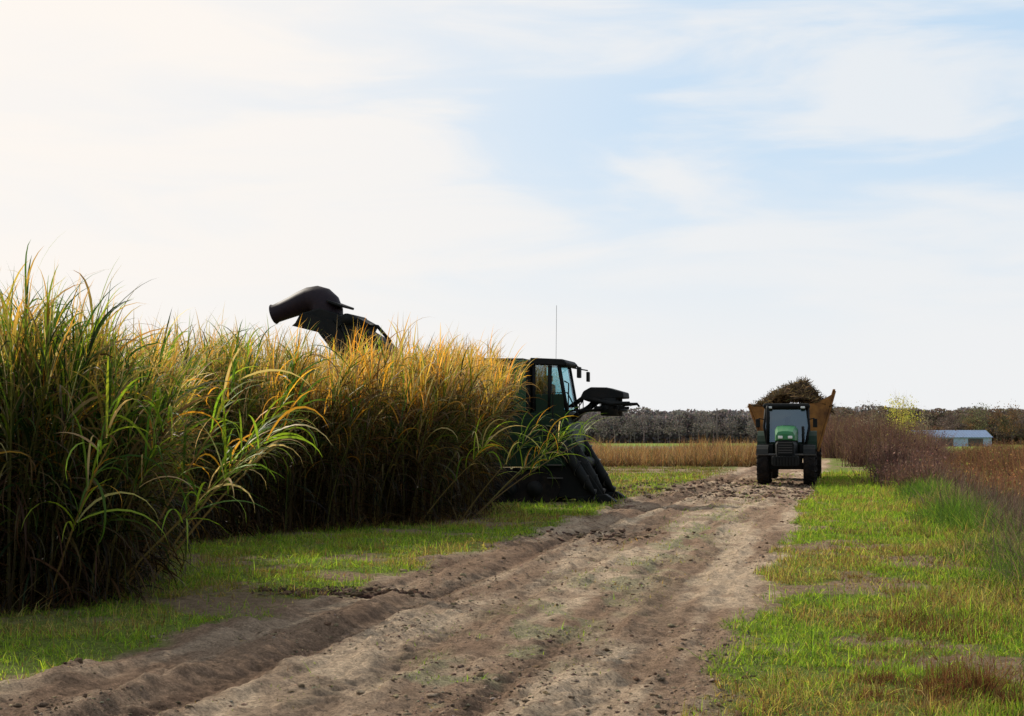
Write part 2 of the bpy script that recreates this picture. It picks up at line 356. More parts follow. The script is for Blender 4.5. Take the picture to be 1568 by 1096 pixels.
g.add(P,rng.uniform(0,6.28,n),rng.normal(1.1,.35,n),hh*(1+.02*y),rng.uniform(.1,1.3,n),.0055*(.6+y/14),c*.75,c,2,rng.normal(0,.5,n),'blade')
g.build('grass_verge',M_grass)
g=Rib(); n=80000
y=9+95*rng.random(n)**1.8; uu=rng.normal(3.3,.55,n); x=uu+.232*(y-9.2)+1.29
dn=fbm(x*.9,y*.6,3,111)
k=(rng.random(n)<sst(.36,.55,dn)*.9+.08)&(x<.42*y+1)&((y>17)|(rng.random(n)<.25)); x,y,uu,dn=x[k],y[k],uu[k],dn[k]; n=len(x)
dead=sst(3.0,4.3,uu)*.65+sst(.4,.6,fbm(x*.25,y*.15,2,113))*.4
c=np.where((rng.random(n)<dead)[:,None],pick([(.2,.15,.09),(.14,.10,.08),(.27,.21,.12)],[2,3,1],n),pick([(.075,.14,.022),(.14,.21,.03),(.05,.09,.018)],[4,2,3],n))
L_=rng.uniform(.12,.8,n)*np.exp(-((uu-3.5)/1.2)**2)*(.45+1.0*dn)
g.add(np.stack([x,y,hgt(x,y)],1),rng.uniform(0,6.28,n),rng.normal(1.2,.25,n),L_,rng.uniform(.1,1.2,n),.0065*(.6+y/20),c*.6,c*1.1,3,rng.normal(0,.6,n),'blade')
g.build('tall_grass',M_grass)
g=Rib()
def tufts(cx,cy,rad,hm,per,cols,w=.006,es=.35):
    m=len(cx)*per; i=np.repeat(np.arange(len(cx)),per)
    x=cx[i]+rng.normal(0,1,m)*rad[i]; y=cy[i]+rng.normal(0,1,m)*rad[i]
    c=pick(*cols,m)
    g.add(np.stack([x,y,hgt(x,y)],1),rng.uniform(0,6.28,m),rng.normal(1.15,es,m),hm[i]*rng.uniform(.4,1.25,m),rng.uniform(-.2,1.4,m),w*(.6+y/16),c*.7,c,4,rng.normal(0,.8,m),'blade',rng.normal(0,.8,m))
n=130; cy=9+18*rng.random(n)**1.3; cu=rng.uniform(.8,3.8,n); cx=cu+.232*(cy-9.2)+1.29
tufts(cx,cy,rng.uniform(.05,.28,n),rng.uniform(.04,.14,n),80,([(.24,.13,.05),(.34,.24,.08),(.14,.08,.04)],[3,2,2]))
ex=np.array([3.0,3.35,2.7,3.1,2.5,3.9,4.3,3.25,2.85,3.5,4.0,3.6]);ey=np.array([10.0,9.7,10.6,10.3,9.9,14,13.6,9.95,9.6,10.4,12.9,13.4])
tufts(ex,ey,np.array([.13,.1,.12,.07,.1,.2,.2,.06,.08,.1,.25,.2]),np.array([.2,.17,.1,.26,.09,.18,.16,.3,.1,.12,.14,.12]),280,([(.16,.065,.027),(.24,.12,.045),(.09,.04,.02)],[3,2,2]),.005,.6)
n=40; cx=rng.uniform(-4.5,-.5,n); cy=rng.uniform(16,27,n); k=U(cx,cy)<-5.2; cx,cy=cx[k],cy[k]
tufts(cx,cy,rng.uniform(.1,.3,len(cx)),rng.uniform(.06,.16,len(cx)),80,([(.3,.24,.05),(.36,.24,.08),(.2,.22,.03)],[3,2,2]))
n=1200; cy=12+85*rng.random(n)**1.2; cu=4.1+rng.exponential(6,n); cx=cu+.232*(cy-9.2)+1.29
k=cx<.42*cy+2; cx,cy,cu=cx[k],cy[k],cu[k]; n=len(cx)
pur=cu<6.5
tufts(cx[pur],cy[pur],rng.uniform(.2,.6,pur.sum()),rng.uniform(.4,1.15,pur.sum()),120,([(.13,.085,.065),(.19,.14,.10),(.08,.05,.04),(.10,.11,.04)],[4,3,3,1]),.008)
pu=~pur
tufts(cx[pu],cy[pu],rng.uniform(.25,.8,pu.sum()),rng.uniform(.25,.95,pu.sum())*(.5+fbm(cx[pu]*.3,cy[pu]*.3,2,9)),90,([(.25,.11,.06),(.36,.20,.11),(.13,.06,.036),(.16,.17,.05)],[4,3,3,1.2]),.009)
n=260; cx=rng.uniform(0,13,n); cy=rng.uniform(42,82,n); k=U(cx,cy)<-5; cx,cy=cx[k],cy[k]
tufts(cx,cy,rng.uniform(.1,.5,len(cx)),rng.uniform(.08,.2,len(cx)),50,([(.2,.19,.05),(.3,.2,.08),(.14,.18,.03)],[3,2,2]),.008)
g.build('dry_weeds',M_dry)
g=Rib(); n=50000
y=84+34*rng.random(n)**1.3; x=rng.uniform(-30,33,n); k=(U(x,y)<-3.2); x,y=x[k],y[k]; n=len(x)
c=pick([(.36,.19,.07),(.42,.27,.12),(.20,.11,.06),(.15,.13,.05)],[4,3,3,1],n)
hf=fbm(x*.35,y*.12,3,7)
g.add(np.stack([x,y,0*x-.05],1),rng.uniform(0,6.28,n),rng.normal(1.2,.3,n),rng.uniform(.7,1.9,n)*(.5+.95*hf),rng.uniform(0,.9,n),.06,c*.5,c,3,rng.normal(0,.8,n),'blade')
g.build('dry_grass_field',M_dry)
# ------------------------------------------------------------------ brush & trees
def brush(g,cx,cy,hm,rad,per,cols,w):
    m=len(cx)*per; i=np.repeat(np.arange(len(cx)),per)
    x=cx[i]+rng.normal(0,.5,m)*rad[i]; y=cy[i]+rng.normal(0,.5,m)*rad[i]
    c=pick(*cols,m)*rng.uniform(.65,1.35,len(cx))[i][:,None]; L=hm[i]*rng.uniform(.4,1.1,m)
    e=rng.normal(1.25,.25,m); az=rng.uniform(0,6.28,m)
    g.add(np.stack([x,y,hgt(x,y)],1),az,e,L,rng.normal(.2,.4,m),w,c*.6,c,4,rng.normal(0,.8,m),'blade',rng.normal(0,.5,m))
    f=rng.uniform(.3,1,m); P=np.stack([x+np.cos(az)*np.cos(e)*L*f,y+np.sin(az)*np.cos(e)*L*f,hgt(x,y)+np.sin(e)*L*f],1)
    g.quads(P+rng.normal(0,.12,(m,3)),rng.uniform(.05,.13,m),c)
g=Rib(); n=190
cy=rng.uniform(84,132,n); cx=rng.uniform(.224,.292,n)*cy; k=U(cx,cy)>2.2-4*sst(110,120,cy); cx,cy=cx[k],cy[k]; n=len(cx)
brush(g,cx,cy,rng.uniform(1.5,3.4,n)*(.5+.9*fbm(cx*.35,cy*.2,2,3))*(1+.3*sst(100,125,cy)),rng.uniform(.6,1.5,n),300,([(.14,.075,.06),(.19,.11,.08),(.085,.048,.04),(.20,.15,.06)],[4,2,3,1]),.035)
n=270; cy=rng.uniform(45,130,n); cx=rng.uniform(.285,.44,n)*cy
brush(g,cx,cy,rng.uniform(.4,1.7,n)*(1-.25*sst(60,45,cy))*(.6+.9*fbm(cx*.3,cy*.2,2,13)),rng.uniform(.6,1.8,n),160,([(.2,.09,.05),(.3,.17,.07),(.17,.18,.05),(.13,.065,.045)],[3,2,.8,3]),.035)
n=28; cy=rng.uniform(44,80,n); cx=(.246+.035*rng.random(n))*cy+.8
brush(g,cx,cy,rng.uniform(.9,1.9,n),rng.uniform(.5,1.,n),240,([(.13,.07,.055),(.19,.11,.08),(.08,.045,.04)],[4,2,3]),.022)
g.build('brush_thicket',M_dry)
def tree(g,x,y,h,wd,nl,cols,lsz,bark=(.09,.075,.06),trunk=.06,nb=22,clump=9,spread=1.):
    z=float(hgt(x,y)); P=np.array([[x,y,z-.1]])
    for rr in (0,1.57): g.add(P,rng.uniform(0,6),1.5,h*.8,.1,h*trunk*.6,jit(bark,1),jit(bark,1),5,rr,'blade')
    f=rng.uniform(.15,.7,nb); az=rng.uniform(0,6.28,nb); e=rng.uniform(.5,1.3,nb); L=h*.5*(1.1-f)*rng.uniform(.6,1.1,nb)
    bp=np.stack([x+0*f,y+0*f,z+h*f],1); c=jit(bark,nb)
    for rr in (0,1.57): g.add(bp,az,e,L,-.3,h*trunk*.2,c,c,4,rr,'blade')
    i=np.repeat(np.arange(nb),8); t=rng.uniform(.3,1,len(i)); bpos=bp[i]+np.stack([np.cos(az[i])*np.cos(e[i]),np.sin(az[i])*np.cos(e[i]),np.sin(e[i])],1)*(L[i]*t)[:,None]
    c=jit(bark,len(i)); g.add(bpos,az[i]+rng.normal(0,.9,len(i)),e[i]+rng.normal(0,.5,len(i)),h*.16*rng.uniform(.5,1.3,len(i)),0,h*trunk*.06,c,c,2,rng.normal(0,1,len(i)),'blade')
    tips=bpos[rng.integers(0,len(bpos),clump*3)]; tips=tips+rng.normal(0,.05*h*spread,tips.shape)
    ci=rng.integers(0,len(tips),nl); sg=h*.045*rng.uniform(.5,1.7,len(tips))*spread
    Q=tips[ci]+np.clip(rng.normal(size=(nl,3)),-1.7,1.7)*sg[ci][:,None]*np.array([wd,wd,.8])
    shade=rng.uniform(.7,1.25,len(tips))[ci][:,None]
    g.quads(Q,rng.uniform(.6,1.3,nl)*lsz,pick(*cols,nl,.1)*shade)
g=Rib()
tree(g,26.3,96,5.6,1.2,2400,([(.42,.38,.08),(.32,.33,.07),(.5,.42,.14)],[3,3,1]),.10,clump=22,trunk=.03,bark=(.2,.16,.1))
g.build('willow_tree',M_grass)
g=Rib(); tree(g,28.2,98,5.0,1.2,900,([(.34,.29,.18),(.26,.23,.14)],[3,3]),.08,clump=12,trunk=.025,bark=(.2,.16,.12)); g.build('bare_tree',M_dry)
g=Rib()
tree(g,23.4,92,4.3,1.2,700,([(.3,.25,.17),(.2,.15,.11)],[3,3]),.08,clump=10,trunk=.025,bark=(.2,.16,.12)); g.build('bare_tree',M_dry)
# dense twig mass: several depth rows so that no sky shows through low down
def woods(g,xa,xb,yc,rows,n,hbase,seed,cols,sz):
    x=rng.uniform(xa,xb,n); row=rng.integers(0,rows,n); y=yc+row*6+rng.normal(0,1.5,n)
    crown=hbase*(.55+.55*fbm(x*.09+row*7.3,0*x+row,3,seed)+.22*(vnoise(x*.32+row*3.1,0*x,seed+1)))
    z=crown*rng.random(n)**.75
    sh=(.82+.36*vnoise(x*.3+row*5,z*.5,seed+2))[:,None]
    g.quads(np.stack([x,y,z],1),sz*rng.uniform(.7,1.3,n),pick(*cols,n,.06)*sh)
g=Rib()
for k in range(260):
    x=-220+k*2.4+rng.uniform(-2,2); y=360+rng.uniform(-15,10); h=5.6+4.2*fbm(np.array([x*.03]),np.array([1.]),2,4)[0]+rng.uniform(-1.5,1.2)
    s=rng.uniform(.92,1.08)
    tree(g,x,y,h,1.7,420,([(.17*s,.145*s,.135*s),(.19*s,.16*s,.135*s),(.145*s,.135*s,.13*s)],[3,2,2]),.32,nb=14,bark=(.15,.13,.125),trunk=.025,clump=14,spread=.9)  # greyed tree colours: distance haze is mixed into them
woods(g,-60,160,372,5,150000,8.6,8,([(.185,.162,.152),(.165,.15,.142),(.20,.17,.145)],[3,2,1]),.85)  # same haze-greyed colours for the twig mass
woods(g,-260,-60,372,4,25000,8.6,8,([(.185,.162,.152),(.165,.15,.142)],[3,2]),1.6)
woods(g,160,420,372,4,30000,8.6,8,([(.185,.162,.152),(.165,.15,.142)],[3,2]),1.6)
g.build('distant_treeline',M_far)
g=Rib()
for k in range(90):
    a=rng.uniform(.235,.42); y=275+rng.uniform(-5,35); x=a*y; h=rng.uniform(4.5,9.)*(.75+.45*sst(.28,.36,a))
    cols=[([(.125,.09,.075),(.16,.12,.10)],[3,2]),([(.21,.12,.055),(.15,.10,.065)],[3,2]),([(.13,.13,.065),(.175,.16,.08)],[3,2])][rng.choice(3,p=[.55,.25,.2])]
    tree(g,x,y,h,1.7,800,cols,.28,nb=16,bark=(.11,.09,.08),trunk=.028,clump=14,spread=.95)
woods(g,70,140,312,4,70000,7.4,18,([(.13,.098,.08),(.16,.115,.078),(.14,.125,.075)],[3,1.5,1]),.6)
g.build('autumn_trees',M_far)
# ------------------------------------------------------------------ part helpers
def empty(name,loc,rz):
    e=bpy.data.objects.new(name,None); S.collection.objects.link(e); e.location=loc; e.rotation_euler=(0,0,rz); return e
def part(name,par,V,F,mat,bev=0,smooth=False):
    me=bpy.data.meshes.new(name); me.from_pydata([tuple(v) for v in V],[],[tuple(f) for f in F]); me.update()
    import bmesh
    bm=bmesh.new(); bm.from_mesh(me); bmesh.ops.recalc_face_normals(bm,faces=bm.faces); bm.to_mesh(me); bm.free()
    if smooth:
        for p in me.polygons: p.use_smooth=True
    o=bpy.data.objects.new(name,me); S.collection.objects.link(o); me.materials.append(mat); o.parent=par
    if bev:
        md=o.modifiers.new('b','BEVEL'); md.width=bev; md.segments=2; md.limit_method='ANGLE'
    return o
def box(name,par,c,s,mat,rot=(0,0,0),bev=.02):
    V=[(sx*s[0]/2,sy*s[1]/2,sz*s[2]/2) for sx in(-1,1) for sy in(-1,1) for sz in(-1,1)]
    F=[(0,1,3,2),(4,6,7,5),(0,4,5,1),(2,3,7,6),(0,2,6,4),(1,5,7,3)]
    o=part(name,par,V,F,mat,bev); o.location=c; o.rotation_euler=rot; return o
def tube(name,par,pts,rad,mat,n=12,cap=True):
    pts=[Vector(p) for p in pts]
    if not hasattr(rad,'__len__'): rad=[rad]*len(pts)
    V=[];F=[]; prev=None
    for i,p in enumerate(pts):
        d=(pts[min(i+1,len(pts)-1)]-pts[max(i-1,0)]).normalized()
        a=d.orthogonal().normalized() if prev is None else (prev-d*prev.dot(d)).normalized()
        prev=a; b_=d.cross(a)
        for k in range(n):
            t=2*math.pi*k/n; V.append(p+(a*math.cos(t)+b_*math.sin(t))*rad[i])
    for i in range(len(pts)-1):
        for k in range(n): F.append((i*n+k,i*n+(k+1)%n,(i+1)*n+(k+1)%n,(i+1)*n+k))
    if cap: F.append(tuple(range(n))[::-1]); F.append(tuple(range((len(pts)-1)*n,len(pts)*n)))
    o=part(name,par,V,F,mat,0,n>6); return o
def prism(name,par,poly,y0,y1,mat,bev=.02,axis='y'):
    n=len(poly)
    if axis=='y': V=[(a,y0,b_) for a,b_ in poly]+[(a,y1,b_) for a,b_ in poly]
    else: V=[(y0,a,b_) for a,b_ in poly]+[(y1,a,b_) for a,b_ in poly]
    F=[tuple(range(n)),tuple(range(n,2*n))[::-1]]+[(i,(i+1)%n,n+(i+1)%n,n+i) for i in range(n)]
    return part(name,par,V,F,mat,bev)
def tire(name,par,c,R,W,axis,rimmat):
    n=40; prof=[(-.5,.62),(-.5,.8),(-.47,.92),(-.4,.965),(0,.985),(.4,.965),(.47,.92),(.5,.8),(.5,.62)]
    V=[];F=[]
    def P(a,w,r):
        return (c[0]+w,c[1]+r*math.cos(a),c[2]+r*math.sin(a)) if axis=='x' else (c[0]+r*math.cos(a),c[1]+w,c[2]+r*math.sin(a))
    for k in range(n):
        for w,r in prof: V.append(P(2*math.pi*k/n,w*W,r*R))
    m=len(prof)
    for k in range(n):
        for j in range(m-1): F.append((k*m+j,k*m+j+1,((k+1)%n)*m+j+1,((k+1)%n)*m+j))
    nl=20
    for k in range(nl):
        for s in (-1,1):
            a0=2*math.pi*(k+(.5 if s>0 else 0))/nl; b0=len(V)
            for (w,sh) in ((.02,0),(.5,.16)):
                for da in (-.035,.035):
                    for r in (.95,1.04 if w<.3 else 1.0): V.append(P(a0+da+sh,s*w*W,r*R))
            F+= [(b0,b0+1,b0+3,b0+2),(b0+4,b0+6,b0+7,b0+5),(b0,b0+4,b0+5,b0+1),(b0+2,b0+3,b0+7,b0+6),(b0+1,b0+5,b0+7,b0+3)]
    part(name,par,V,F,M_black)
    rp=[(-.42,.64),(-.3,.58),(-.12,.3),(-.12,.0)]
    for s,tg in ((1,'a'),(-1,'b')):
        V=[];F=[]
        for k in range(24):
            for w,r in rp: V.append(P(2*math.pi*k/24,s*w*W,r*R+.001))
        for k in range(24):
            for j in range(3): F.append((k*4+j,k*4+j+1,((k+1)%24)*4+j+1,((k+1)%24)*4+j))
        part(name+'_rim_'+tg,par,V,F,rimmat)
# ------------------------------------------------------------------ harvester (local +x = forward)
HX,HY=.8,39.6
hv=empty('sugarcane_harvester',(HX,HY,float(hgt(HX,HY))-.03),math.radians(-14))
for s in (-1,1):
    yy=s*.85
    pts=[]
    for k in range(9): a=math.pi/2-math.pi*k/8; pts.append((.35+.42*math.cos(a),.45+.42*math.sin(a)))
    for k in range(9): a=-math.pi/2-math.pi*k/8; pts.append((-3.0+.42*math.cos(a),.45+.42*math.sin(a)))
    prism('track_%s'%('l' if s>0 else 'r'),hv,pts,yy-.22,yy+.22,M_black,.01)
    for k in range(12):
        box('track_shoe_%d_%s'%(k,'l' if s>0 else 'r'),hv,(-3.0+k*.3,yy,.9),(.12,.5,.05),M_black,bev=0)
        box('track_pad_%d_%s'%(k,'l' if s>0 else 'r'),hv,(-3.0+k*.3,yy,.03),(.12,.5,.05),M_black,bev=0)
    for k in range(5): tube('track_roller_%d_%s'%(k,'l' if s>0 else 'r'),hv,[(-2.8+k*.72,yy+s*.2,.4),(-2.8+k*.72,yy+s*.27,.4)],.22,M_dark,16)
prism('chassis',hv,[(-3.6,1.0),(.9,1.0),(1.15,1.4),(1.0,2.2),(.0,2.45),(-2.0,2.5),(-3.7,2.2)],-1.05,1.05,M_green)
prism('engine_housing',hv,[(-2.6,2.45),(-.12,2.45),(-.12,3.86),(-.25,3.95),(-1.45,3.97),(-2.5,3.7)],-.95,.95,M_dark,.05)
for k in range(7): box('engine_louver_%d'%k,hv,(-1.1,-.965,2.7+k*.15),(1.3,.03,.05),M_grey,(.4,0,0),0)
M_panel=paint('panel_green_paint',(.012,.055,.022),.45,amt=.2)
box('side_panel',hv,(-.36,-.975,3.2),(.34,.05,1.4),M_panel)
box('side_panel_lower',hv,(-.9,-1.08,1.9),(2.2,.06,.8),M_green)
prism('rear_extractor_base',hv,[(-4.8,1.6),(-3.6,1.4),(-2.6,2.4),(-2.6,3.2),(-4.2,3.3)],-.75,.75,M_green,.05)
prism('cab_floor',hv,[(-.1,2.2),(.95,2.2),(.9,2.5),(-.1,2.5)],-.75,.75,M_green)
for (nm,a,b_) in (('cab_pillar_a_r',(.9,-.7,2.45),(.66,-.7,3.8)),('cab_pillar_a_l',(.9,.7,2.45),(.66,.7,3.8)),('cab_pillar_b_r',(-.04,-.7,2.45),(-.04,-.7,3.8)),('cab_pillar_b_l',(-.04,.7,2.45),(-.04,.7,3.8)),('cab_door_bar',(.4,-.71,2.5),(.42,-.71,3.75))):
    tube(nm,hv,[a,b_],.055,M_dark,8)
box('cab_rear_lining',hv,(-.06,0,3.1),(.06,1.3,1.3),M_dark,bev=0)
prism('cab_glass_r',hv,[(0,2.5),(.88,2.5),(.66,3.78),(0,3.78)],-.7,-.69,M_glass,0)
prism('cab_glass_l',hv,[(0,2.5),(.88,2.5),(.66,3.78),(0,3.78)],.69,.7,M_glass,0)
part('cab_windscreen',hv,[(.91,-.66,2.5),(.91,.66,2.5),(.68,.66,3.78),(.68,-.66,3.78)],[(0,1,2,3)],M_glass)
prism('cab_roof',hv,[(-.12,3.78),(.85,3.74),(.9,3.82),(.8,3.92),(-.12,3.97)],-.8,.8,M_dark,.03)
box('cab_door_panel',hv,(.42,-.72,2.72),(.8,.05,.5),M_green)
box('seat',hv,(.1,0,2.75),(.4,.45,.3),M_dark); box('seat_back',hv,(.04,0,3.1),(.12,.42,.55),M_dark)
tube('steering_column',hv,[(.65,0,2.5),(.5,0,3.0)],.04,M_dark,8)
tube('operator',hv,[(.22,0,2.85),(.22,0,3.05),(.23,0,3.25),(.24,0,3.3),(.25,0,3.36),(.25,0,3.48),(.25,0,3.54)],[.17,.2,.19,.07,.09,.1,.03],paint('shirt',(.05,.07,.12)),12)
tube('antenna',hv,[(.35,.4,3.9),(.37,.4,5.5)],.006,M_grey,5)
tube('mirror_arm',hv,[(.75,-.7,3.75),(1.15,-.75,3.74),(1.22,-.75,3.7)],.018,M_dark,6)
box('mirror',hv,(1.24,-.75,3.55),(.1,.2,.3),M_dark)
tube('mirror_arm_far',hv,[(.75,.7,3.75),(1.15,.95,3.68)],.018,M_dark,6); box('mirror_far',hv,(1.16,.95,3.5),(.08,.2,.28),M_dark)
tube('handrail',hv,[(.95,-.85,2.3),(.97,-.85,3.25),(.85,-.85,3.32)],.02,M_dark,6)
tube('handrail_b',hv,[(.55,-.95,2.3),(.55,-.95,3.0),(.95,-.92,3.0),(1.25,-.9,2.4)],.02,M_dark,6)
for k in range(5): box('ladder_step_%d'%k,hv,(.65,-1.12,.7+k*.35),(.42,.12,.03),M_grey,bev=0)
for s in (-.18,.18):
    tube('topper_arm_lower',hv,[(.8,s,2.25),(1.35,s,2.6),(1.7,s,2.85)],.06,M_dark,8)
    tube('topper_arm_upper',hv,[(.8,s,2.6),(1.3,s,2.95),(1.75,s,3.05)],.04,M_dark,8)
tube('topper_ram',hv,[(.95,0,2.2),(1.5,0,2.8)],.05,M_grey,8)
prism('topper_frame',hv,[(1.2,2.85),(1.3,3.05),(1.5,3.16),(1.95,3.15),(2.4,3.02),(2.42,2.86),(1.9,2.84),(1.45,2.76)],-.5,.5,M_dark,.03)
for s in (-.36,.36):
    tube('topper_drum_%s'%('a' if s>0 else 'b'),hv,[(2.0,s,2.38),(2.0,s,2.86)],[.24,.24],M_dark,14)
    for k in range(8):
        a=k*math.pi/4; box('topper_finger_%d_%s'%(k,'a' if s>0 else 'b'),hv,(2.0+.3*math.cos(a),s+.3*math.sin(a),2.6),(.25,.04,.08),M_dark,(0,0,a),0)
tube('topper_disc',hv,[(1.95,0,2.5),(1.95,0,2.56)],.48,M_dark,24)
for s in (-.62,.62):
    tube('topper_divider_%s'%('a' if s>0 else 'b'),hv,[(1.4,s*.8,2.85),(2.1,s,2.70),(2.6,s*1.1,2.72),(2.66,s*1.1,2.64)],[.07,.06,.04,.03],M_dark,8)
for k in range(14):
    a=np.array([rng.uniform(1.1,1.9),rng.uniform(-.5,.5),2.8]); tube('hose_%d'%k,hv,[tuple(a),tuple(a+[rng.uniform(-.2,.1),rng.normal(0,.1),-.25]),tuple(a+[-.45,rng.normal(0,.1),-.3])],.018,M_dark,5)
for s in (-1,1):
    for q,(off,ln) in enumerate(((0,0),(.32,.18))):
        yy=s*(.78+off)
        A=Vector((.75-ln,yy,2.05-ln*.3)); B=Vector((2.0-ln,yy+s*.05,.12))
        nm='%s_%d'%('l' if s>0 else 'r',q)
        tube('divider_scroll_'+nm,hv,[A,A.lerp(B,.7),B],[.17,.13,.03],M_dark,14)
        d=(B-A).normalized(); a1=d.orthogonal().normalized(); b1=d.cross(a1); V=[];F=[]
        for k in range(70):
            t=k/69; p=A.lerp(B,t*.97); r=.17-.13*t; an=t*2*math.pi*5; dr=a1*math.cos(an)+b1*math.sin(an)
            V+= [p+dr*r*.8,p+dr*(r+.08)]
            if k: F.append((2*k-2,2*k-1,2*k+1,2*k))
        part('divider_flight_'+nm,hv,V,F,M_grey)
    prism('divider_plate_%s'%('l' if s>0 else 'r'),hv,[(.2,.25),(1.95,.05),(2.05,.1),(1.6,.75),(.85,1.9),(.2,1.5)],s*.98-.02,s*.98+.02,M_dark,.01)
    prism('divider_shoe_%s'%('l' if s>0 else 'r'),hv,[(1.2,.02),(2.25,.02),(2.3,.08),(2.0,.28),(1.2,.2)],s*.9-.14,s*.9+.14,M_dark,.03)
tube('knockdown_roller',hv,[(1.25,-.75,1.1),(1.25,.75,1.1)],.16,M_dark,12)
tube('base_cutter',hv,[(.9,-.6,.3),(.9,.6,.3)],.2,M_dark,12)
E0=Vector((-3.4,0,1.5)); E1=Vector((-6.2,-.1,4.95)); E2=Vector((-7.0,-.1,5.15))
d=(E1-E0).normalized(); up=Vector((-d.z,0,d.x)); up=up if up.z>0 else -up
for s in (-1,1):
    V=[]
    for p in (E0,E1,E2):
        V+= [p+Vector((0,s*.45,0))+up*.3,p+Vector((0,s*.45,0))-up*.25]
    V=[Vector(v) for v in V]; W=[v+Vector((0,s*.05,0)) for v in V]
    part('elevator_side_%s'%('l' if s>0 else 'r'),hv,V+W,[(0,2,3,1),(2,4,5,3),(6,7,9,8),(8,9,11,10),(0,6,8,2),(2,8,10,4),(1,3,9,7),(3,5,11,9),(0,1,7,6),(4,10,11,5)],M_dark)
V=[E0-up*.2+Vector((0,-.45,0)),E0-up*.2+Vector((0,.45,0)),E1-up*.2+Vector((0,.45,0)),E1-up*.2+Vector((0,-.45,0)),E2-up*.1+Vector((0,.45,0)),E2-up*.1+Vector((0,-.45,0))]
part('elevator_floor',hv,V,[(0,1,2,3),(3,2,4,5)],M_dark)
for k in range(16):
    p=E0.lerp(E1,k/15)+up*.12; box('elevator_slat_%d'%k,hv,p,(.04,.86,.22),M_dark,(0,.85,0),0)
for k in range(9):
    p=E0.lerp(E1,.35+k/13.)+up*.36; box('elevator_bracket_%d'%k,hv,p,(.25,.95,.1),M_dark,(0,.85,0),.01)
prism('elevator_head',hv,[(-7.2,5.0),(-7.0,5.35),(-6.4,5.5),(-5.9,5.35),(-5.2,4.95),(-4.6,4.6),(-4.2,4.2),(-4.6,4.0),(-5.4,4.3),(-6.4,4.8)],-.5,.5,M_dark,.04)
tube('elevator_motor',hv,[(-5.5,-.7,5.15),(-5.5,.7,5.15)],.16,M_dark,12)
box('head_motor_box',hv,(-5.15,0,5.02),(.4,.9,.22),M_dark,(0,.5,0)); tube('head_hose',hv,[(-5.0,-.3,5.0),(-4.7,-.3,4.95),(-4.3,-.3,4.5)],.05,M_dark,8)
box('head_flange',hv,(-5.95,0,5.62),(.5,1.05,.07),M_dark,(0,.35,0))
hp=[Vector(p) for p in ((-6.35,0,5.2),(-6.36,0,5.45),(-6.42,0,5.62),(-6.54,0,5.74),(-6.70,0,5.80),(-6.90,0,5.79),(-7.15,0,5.71),(-7.40,0,5.61),(-7.70,0,5.50),(-7.95,0,5.41),(-8.02,0,5.39))]
hr=[.47,.47,.455,.43,.40,.37,.34,.31,.285,.27,.30]
tube('secondary_extractor_hood',hv,hp,hr,M_hoodext,26,False)
# ------------------------------------------------------------------ tractor (local -y = forward)
TX,TY=9.9,51.5
yaw=-math.atan2(.215,1)
tr=empty('tractor',(TX,TY,float(hgt(TX,TY))),yaw)
for s,nm in ((-1,'r'),(1,'l')):
    tire('front_wheel_'+nm,tr,(s*.82,0,.66),.66,.42,'x',M_yellow)
    tire('rear_wheel_'+nm,tr,(s*.84,2.7,.92),.92,.5,'x',M_yellow)
    V=[];F=[]
    for k in range(9):
        a=math.radians(20+140*k/8); 
        for w in (.58,1.1): V.append((s*w,2.7-1.02*math.cos(a)*1.,.92+1.02*math.sin(a)))
        if k: F.append((2*k-2,2*k-1,2*k+1,2*k))
    o=part('rear_fender_'+nm,tr,V,F,M_green); md=o.modifiers.new('s','SOLIDIFY'); md.thickness=.04
    V=[];F=[]
    for k in range(7):
        a=math.radians(35+110*k/6)
        for w in (.62,1.04): V.append((s*w,-.74*math.cos(a),.66+.76*math.sin(a)))
        if k: F.append((2*k-2,2*k-1,2*k+1,2*k))
    o=part('front_fender_'+nm,tr,V,F,M_dark); md=o.modifiers.new('s','SOLIDIFY'); md.thickness=.03
    box('headlight_'+nm,tr,(s*.17,-.97,1.70),(.16,.04,.1),M_light)
    box('cab_light_'+nm,tr,(s*.6,1.2,2.80),(.16,.06,.08),M_light)
    tube('mirror_arm_'+nm,tr,[(s*.8,1.3,2.35),(s*1.02,1.25,2.4)],.018,M_dark,6)
    box('mirror_'+nm,tr,(s*1.04,1.22,2.22),(.16,.06,.32),M_dark)
    tube('cab_pillar_'+nm,tr,[(s*.7,1.2,1.45),(s*.82,1.35,2.1),(s*.75,1.45,2.78)],.05,M_dark,8)
    tube('cab_rear_pillar_'+nm,tr,[(s*.82,2.7,1.5),(s*.78,2.7,2.78)],.05,M_dark,8)
    part('cab_side_glass_'+nm,tr,[(s*.78,1.3,1.6),(s*.83,2.65,1.6),(s*.79,2.65,2.76),(s*.75,1.45,2.76)],[(0,1,2,3)],M_glassd)
    for k in range(3): box('step_%s_%d'%(nm,k),tr,(s*(.78+.06*(2-k)),1.2,.45+k*.3),(.3,.25,.03),M_grey,bev=0)
    box('tool_box_'+nm,tr,(s*.72,.95,1.22),(.5,.5,.45),M_dark)
box('front_axle',tr,(0,0,.66),(1.4,.22,.24),M_dark)
box('frame',tr,(0,1.2,.85),(.5,3.0,.5),M_dark)
box('underbody_plate',tr,(0,.3,.83),(1.15,.8,.42),M_dark)
box('front_weights',tr,(0,-.95,.86),(.95,.35,.34),M_dark,bev=.05)
for k in range(8): box('weight_rib_%d'%k,tr,(-.37+k*.105,-1.14,.86),(.07,.06,.36),M_dark,bev=.01)
box('cross_bar',tr,(0,-.55,1.08),(2.1,.1,.06),M_grey,bev=.02)
